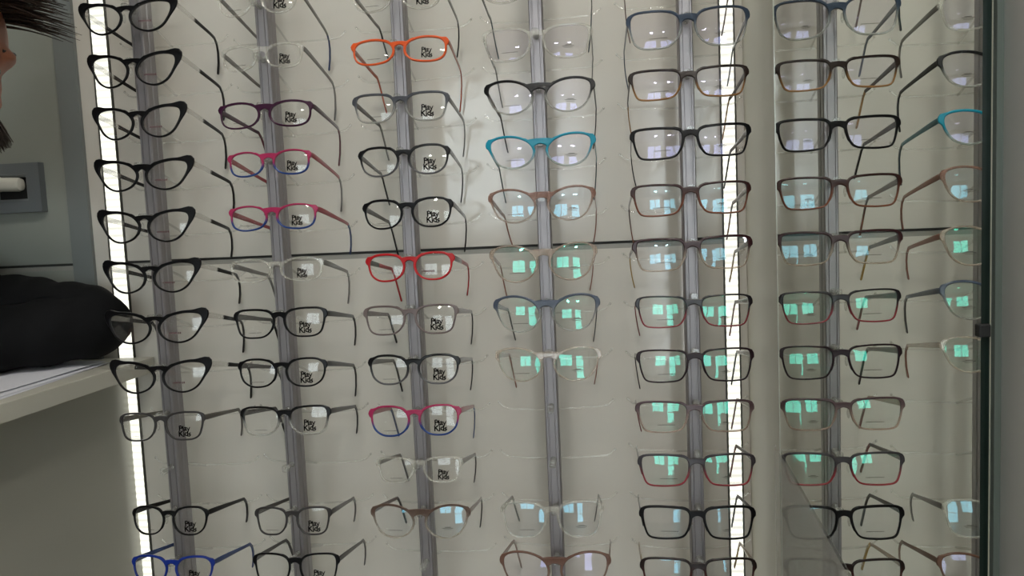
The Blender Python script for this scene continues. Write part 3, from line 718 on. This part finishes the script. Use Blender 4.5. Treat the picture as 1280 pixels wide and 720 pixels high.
# ------------------------------------------------------------------ the person at the counter
def skin_mesh(name, nodes, edges, root, sub=2):
    me = bpy.data.meshes.new(name); me.from_pydata([n[0] for n in nodes], edges, [])
    o = bpy.data.objects.new(name, me); COL.objects.link(o)
    o.modifiers.new('s', 'SKIN')
    for i, n in enumerate(nodes):
        r = n[1] if isinstance(n[1], tuple) else (n[1], n[1])
        me.skin_vertices[0].data[i].radius = r; me.skin_vertices[0].data[i].use_root = (i == root)
    m = o.modifiers.new('u', 'SUBSURF'); m.levels = sub; m.render_levels = sub
    r = frozen(o, name); bpy.data.objects.remove(o); return r
PX = -1.02
J = {'pel': (-1.36, -.30, .92), 'sp': (-1.31, -.30, 1.09), 'ch': (-1.17, -.30, 1.265), 'nk': (-1.015, -.30, 1.365), 'hb': (-.945, -.30, 1.400), 'hd': (-.880, -.295, 1.45),
     'ls': (-1.11, -.145, 1.255), 'lm': (-.985, -.100, 1.166), 'le': (-.786, -.060, 1.136), 'lw': (-1.00, -.215, 1.120), 'lh': (-1.045, -.250, 1.112),
     'rs': (-1.11, -.455, 1.265), 're': (-1.00, -.560, 1.130), 'rw': (-.900, -.40, 1.117), 'rh': (-.865, -.355, 1.108),
     'lhip': (-1.37, -.21, .88), 'lk': (-1.35, -.20, .48), 'la': (-1.39, -.20, .09), 'lt': (-1.25, -.19, .045),
     'rhip': (-1.37, -.39, .88), 'rk': (-1.35, -.40, .48), 'ra': (-1.39, -.40, .09), 'rt': (-1.25, -.41, .045)}
def fingers(nodes, edges, hand, dirv, across, thumb_side):
    d = Vector(dirv).normalized(); a = Vector(across).normalized(); h = Vector(nodes[hand][0])
    for k, L in enumerate((0.062, 0.070, 0.066, 0.052)):
        b = h + a*(k-1.5)*0.018 + d*0.03
        prev = hand
        for t, dz, rr in ((0.0, 0.002, .0085), (0.45, 0.004, .0080), (0.8, -0.006, .0075), (1.0, -0.016, .0065)):
            nodes.append((tuple(b + d*(L*t) + Vector((0, 0, dz))), rr)); edges.append((prev, len(nodes)-1)); prev = len(nodes)-1
    b = h - a*0.030*thumb_side; prev = hand
    for t, rr in ((0.0, .0095), (0.030, .009), (0.052, .0075)):
        nodes.append((tuple(b + (d*0.8 - a*0.5*thumb_side)*t), rr)); edges.append((prev, len(nodes)-1)); prev = len(nodes)-1
nodes = []; idx = {}
for k, r in (('pel', (.12, .10)), ('sp', (.11, .09)), ('ch', (.13, .10)), ('nk', .056), ('hb', .050), ('hd', .055), ('ls', .050), ('lm', .040), ('le', .036), ('lw', .026), ('lh', (.036, .016)),
             ('rs', .052), ('re', .040), ('rw', .026), ('rh', (.036, .016)), ('lhip', .085), ('lk', .055), ('la', .036), ('lt', .034), ('rhip', .085), ('rk', .055), ('ra', .036), ('rt', .034)):
    idx[k] = len(nodes); nodes.append((J[k], r))
edges = [(idx[a], idx[b]) for a, b in (('pel','sp'),('sp','ch'),('ch','nk'),('nk','hb'),('hb','hd'),('ch','ls'),('ls','lm'),('lm','le'),('le','lw'),('lw','lh'),('ch','rs'),('rs','re'),('re','rw'),('rw','rh'),
         ('pel','lhip'),('lhip','lk'),('lk','la'),('la','lt'),('pel','rhip'),('rhip','rk'),('rk','ra'),('ra','rt'))]
fingers(nodes, edges, idx['lh'], (-1, -.75, -.1), (-.6, .8, 0), -1)
fingers(nodes, edges, idx['rh'], (1, .9, -.1), (.7, -.7, 0), -1)
body = skin_mesh('body', nodes, edges, 0)
# head shape, then everything fused into one skin by remeshing
HC = Vector((-.846, -.295, 1.478))
hm = MB()
hm.ellipsoid((0, 0, 0.012), (.098, .078, .098), 24, 16)
hm.ellipsoid((.030, 0, -.045), (.066, .058, .072), 20, 12)       # face and jaw
hm.ellipsoid((.074, 0, -.098), (.020, .022, .016), 12, 8)        # chin
hm.ellipsoid((.088, 0, -.028), (.014, .013, .026), 12, 8)        # nose
hm.ellipsoid((.093, 0, -.042), (.012, .016, .010), 12, 8)
hm.ellipsoid((.088, 0, .008), (.018, .048, .012), 14, 8)         # brow
hm.ellipsoid((.092, 0, -.070), (.012, .024, .006), 12, 8)        # lips
hm.ellipsoid((.091, 0, -.079), (.012, .020, .006), 12, 8)
for s in (-1, 1):
    hm.ellipsoid((-.005, s*.080, -.028), (.018, .008, .030), 12, 8)   # ears
Rh = Matrix.Rotation(math.radians(60), 3, 'Z') @ Matrix.Rotation(math.radians(14), 3, 'Y')
hv = [tuple(HC + Rh @ Vector(p)) for p in hm.v]
bm = bmesh.new(); bm.from_mesh(body)
vs = [bm.verts.new(p) for p in hv]
for f in hm.f: bm.faces.new([vs[i] for i in f])
bmesh.ops.recalc_face_normals(bm, faces=bm.faces); bm.to_mesh(body); bm.free()
tmp = bpy.data.objects.new('b', body); COL.objects.link(tmp)
rm = tmp.modifiers.new('r', 'REMESH'); rm.mode = 'VOXEL'; rm.voxel_size = 0.005; rm.use_smooth_shade = True
sm = tmp.modifiers.new('s', 'SMOOTH'); sm.factor = 0.5; sm.iterations = 3
body2 = frozen(tmp, 'body'); bpy.data.objects.remove(tmp); body2.materials.clear()
for p in body2.polygons: p.use_smooth = True
per = tag(empty('person', (-1.36, -.30, 0)), 'person in a black jacket with brown hair leaning on the counter at far left', 'person')
def child(name, me, mat, par=None):
    o = link(name, me, par or per, mat)
    if (par or per) is per: o.location = (1.36, .30, 0)
    return o
SKIN = principled('skin', (176, 112, 84), rough=0.5, noise=((60, 60, 60), 0.06, 0.05))
child('body', body2, SKIN)
JK = principled('black_jacket', (10, 11, 13), rough=0.85, spec=0.2, noise=((18, 18, 18), 0.25, 0.6))
SLEEVE = [('pel', 'sp', 0, 1, .014), ('sp', 'ch', 0, 1, .016), ('ch', 'nk', 0, .80, .012), ('ch', 'ls', 0, 1, .016), ('ls', 'lm', 0, 1, .017), ('lm', 'le', 0, 1, .018), ('le', 'lw', 0, .86, .015),
          ('ch', 'rs', 0, 1, .016), ('rs', 're', 0, 1, .017), ('re', 'rw', 0, .86, .015), ('nk', 'hb', 9, 9, 0), ('hb', 'hd', 9, 9, 0), ('lw', 'lh', 9, 9, 0), ('rw', 'rh', 9, 9, 0), ('lhip', 'lk', 9, 9, 0), ('rhip', 'rk', 9, 9, 0)]
def near(p):
    best = (9, None)
    for a, b_, t0, t1, off in SLEEVE:
        A, B = Vector(J[a]), Vector(J[b_]); ab = B-A; t = max(0, min(1, (p-A).dot(ab)/ab.length_squared)); dd = (p-A-ab*t).length
        if b_ in ('lh', 'rh') and dd > .05: continue
        if dd < best[0]: best = (dd, off if t0 <= t <= t1 else 0)
    return best[1]
bm = bmesh.new(); bm.from_mesh(body2); bm.normal_update()
off = {v: (0 if v.co.z < .90 else near(v.co)) for v in bm.verts}
bmesh.ops.delete(bm, geom=[f for f in bm.faces if min(off[v] for v in f.verts) == 0], context='FACES')
bm.normal_update()
new = {}
for v in bm.verts:            # loose cloth with creases
    p = v.co; new[v] = p + v.normal*(off[v] + 0.0022*math.sin(p.x*95+p.z*60)*math.sin(p.y*70+p.z*40) + 0.0015*math.sin(p.x*150-p.z*110))
for v, p in new.items(): v.co = p
for v in bm.verts:
    if v.co.z < cz+0.0015 and v.co.x > -1.14: v.co.z = cz+0.0015
jm = bpy.data.meshes.new('jacket'); bm.to_mesh(jm); bm.free()
tmp = bpy.data.objects.new('j', jm); COL.objects.link(tmp)
sm = tmp.modifiers.new('s', 'SMOOTH'); sm.factor = 0.5; sm.iterations = 4
so = tmp.modifiers.new('t', 'SOLIDIFY'); so.thickness = 0.004; so.offset = -1
jm = frozen(tmp, 'jacket'); bpy.data.objects.remove(tmp)
jm.materials.clear(); [setattr(p, 'use_smooth', True) for p in jm.polygons]
child('jacket', jm, JK)
tn = [((-1.36, -.30, .90), (.135, .115)), (J['lhip'], .100), (J['lk'], .072), (J['la'], .058), (J['rhip'], .100), (J['rk'], .072), (J['ra'], .058)]
tm = skin_mesh('trousers', tn, [(0, 1), (1, 2), (2, 3), (0, 4), (4, 5), (5, 6)], 0)
tm.materials.clear(); [setattr(p, 'use_smooth', True) for p in tm.polygons]
child('trousers', tm, principled('dark_jeans', (34, 38, 50), rough=0.8))
for s, k in ((1, 'l'), (-1, 'r')):
    a, t = Vector(J[k+'a']), Vector(J[k+'t'])
    shm = MB().sweep([a+Vector((-.05, 0, -.045)), a+Vector((-.03, 0, -.035)), a+Vector((.03, 0, -.030)), t+Vector((-.02, 0, -.005)), t+Vector((.05, 0, -.012)), t+Vector((.075, 0, -.018))],
                     [(.025, .030), (.040, .048), (.044, .052), (.048, .038), (.044, .030), (.020, .018)], n=16, side=Vector((0, 1, 0)), power=0.8)
    child('shoe', shm.mesh('shoe', smooth=50), principled('shoe_black', (24, 24, 24), rough=0.5))
# hair: a close cap with swept strands over the forehead
hr = MB(); rnd = random.Random(4)
cap = MB().ellipsoid((-.012, 0, 0.022), (.100, .085, .100), 28, 18)
keep = [f for f in cap.f if sum(cap.v[i][0]*0.55 + cap.v[i][2] for i in f)/len(f) > -0.01 or sum(cap.v[i][0] for i in f)/len(f) < -0.035]
hr.add(cap.v, keep)
fdir = Rh.inverted() @ Vector((1.0, -0.15, -0.12))          # the quiff is combed forward over the brow
for k in range(2600):
    th, ph = rnd.uniform(-math.pi, math.pi), rnd.uniform(0, 1.3)
    nrm = Vector((math.sin(ph)*math.cos(th), math.sin(ph)*math.sin(th), math.cos(ph)))
    p = Vector((-.012+.097*nrm.x, .082*nrm.y, .022+.097*nrm.z))
    front = nrm.dot(fdir) > 0.25
    L = rnd.uniform(.055, .105) if front else rnd.uniform(.02, .035)
    flow = fdir + Vector((rnd.gauss(0, .10), rnd.gauss(0, .10), rnd.gauss(0, .10))) if front else Vector((-.5, rnd.uniform(-.3, .3), -.8))
    d0 = (flow.normalized() + nrm*0.35).normalized(); q = [p]
    for s_ in range(4):
        d0 = (d0 + Vector((0, 0, -0.10)) + (fdir*0.15 if front else Vector())).normalized(); q.append(q[-1] + d0*L/4)
    hr.sweep(q, [.0012, .0012, .0010, .0007, .0003], n=3)
hr.v = [tuple(HC + Rh @ Vector(p)) for p in hr.v]
HAIR = principled('brown_hair', (44, 33, 26), rough=0.55, noise=((80, 80, 80), 0.35, 0))
child('hair', hr.mesh('hair', smooth=60), HAIR)
bd = MB()
for k in range(1800):
    th = rnd.uniform(-1.9, 1.9); z = rnd.uniform(-.116, -.058)
    c_ = math.sqrt(max(0.02, 1-((z+.045)/.074)**2))
    nrm = Vector((math.cos(th), math.sin(th), -0.35)).normalized()
    p = Vector((.030+.070*c_*math.cos(th), .062*c_*math.sin(th), z))
    if abs(p.y) < .018 and p.x > 0 and -.082 < z < -.066: continue
    d0 = (nrm*0.8 + Vector((0, 0, -.75))).normalized()
    bd.sweep([p-nrm*.003, p+d0*rnd.uniform(.016, .034)], [.0016, .0004], n=4)
for s in (-1, 1):             # eyes and eyebrows
    ey = MB().ellipsoid((.0755, s*.030, -.012), (.0105, .0125, .0085), 16, 10); ey.v = [tuple(HC + Rh @ Vector(p)) for p in ey.v]
    eo = child('eye', ey.mesh('eye', smooth=60), principled('eye_white', (225, 220, 212), rough=0.15))
    ir = MB().ellipsoid((.0842, s*.030, -.012), (.0026, .0052, .0052), 14, 8); ir.v = [tuple(HC + Rh @ Vector(p)) for p in ir.v]
    link('iris', ir.mesh('iris', smooth=60), eo, principled('iris_brown', (38, 24, 16), rough=0.1))
    bw = MB().sweep([(.100, s*.012, .010), (.0965, s*.030, .013), (.080, s*.046, .009)], [(.0022, .0028), (.0030, .0034), (.0015, .0018)], n=8); bw.v = [tuple(HC + Rh @ Vector(p)) for p in bw.v]
    child('eyebrow', bw.mesh('eyebrow', smooth=60), HAIR)
bd.v = [tuple(HC + Rh @ Vector(p)) for p in bd.v]
child('beard', bd.mesh('beard', smooth=60), HAIR)

# ------------------------------------------------------------------ light and render set-up
w = bpy.data.worlds.new('daylight'); sc.world = w; w.use_nodes = True
bg = w.node_tree.nodes['Background']; bg.inputs[0].default_value = (0.86, 0.94, 1.0, 1); bg.inputs[1].default_value = 8.0
sc.view_settings.view_transform = 'Standard'; sc.view_settings.look = 'None'; sc.view_settings.gamma = 1; sc.view_settings.use_curve_mapping = False
sc.view_settings.exposure = -0.14
cy = sc.cycles
cy.max_bounces = 10; cy.transparent_max_bounces = 40; cy.diffuse_bounces = 4; cy.glossy_bounces = 5; cy.transmission_bounces = 6
cy.use_denoising = True; cy.caustics_reflective = False; cy.caustics_refractive = False; cy.sample_clamp_indirect = 6
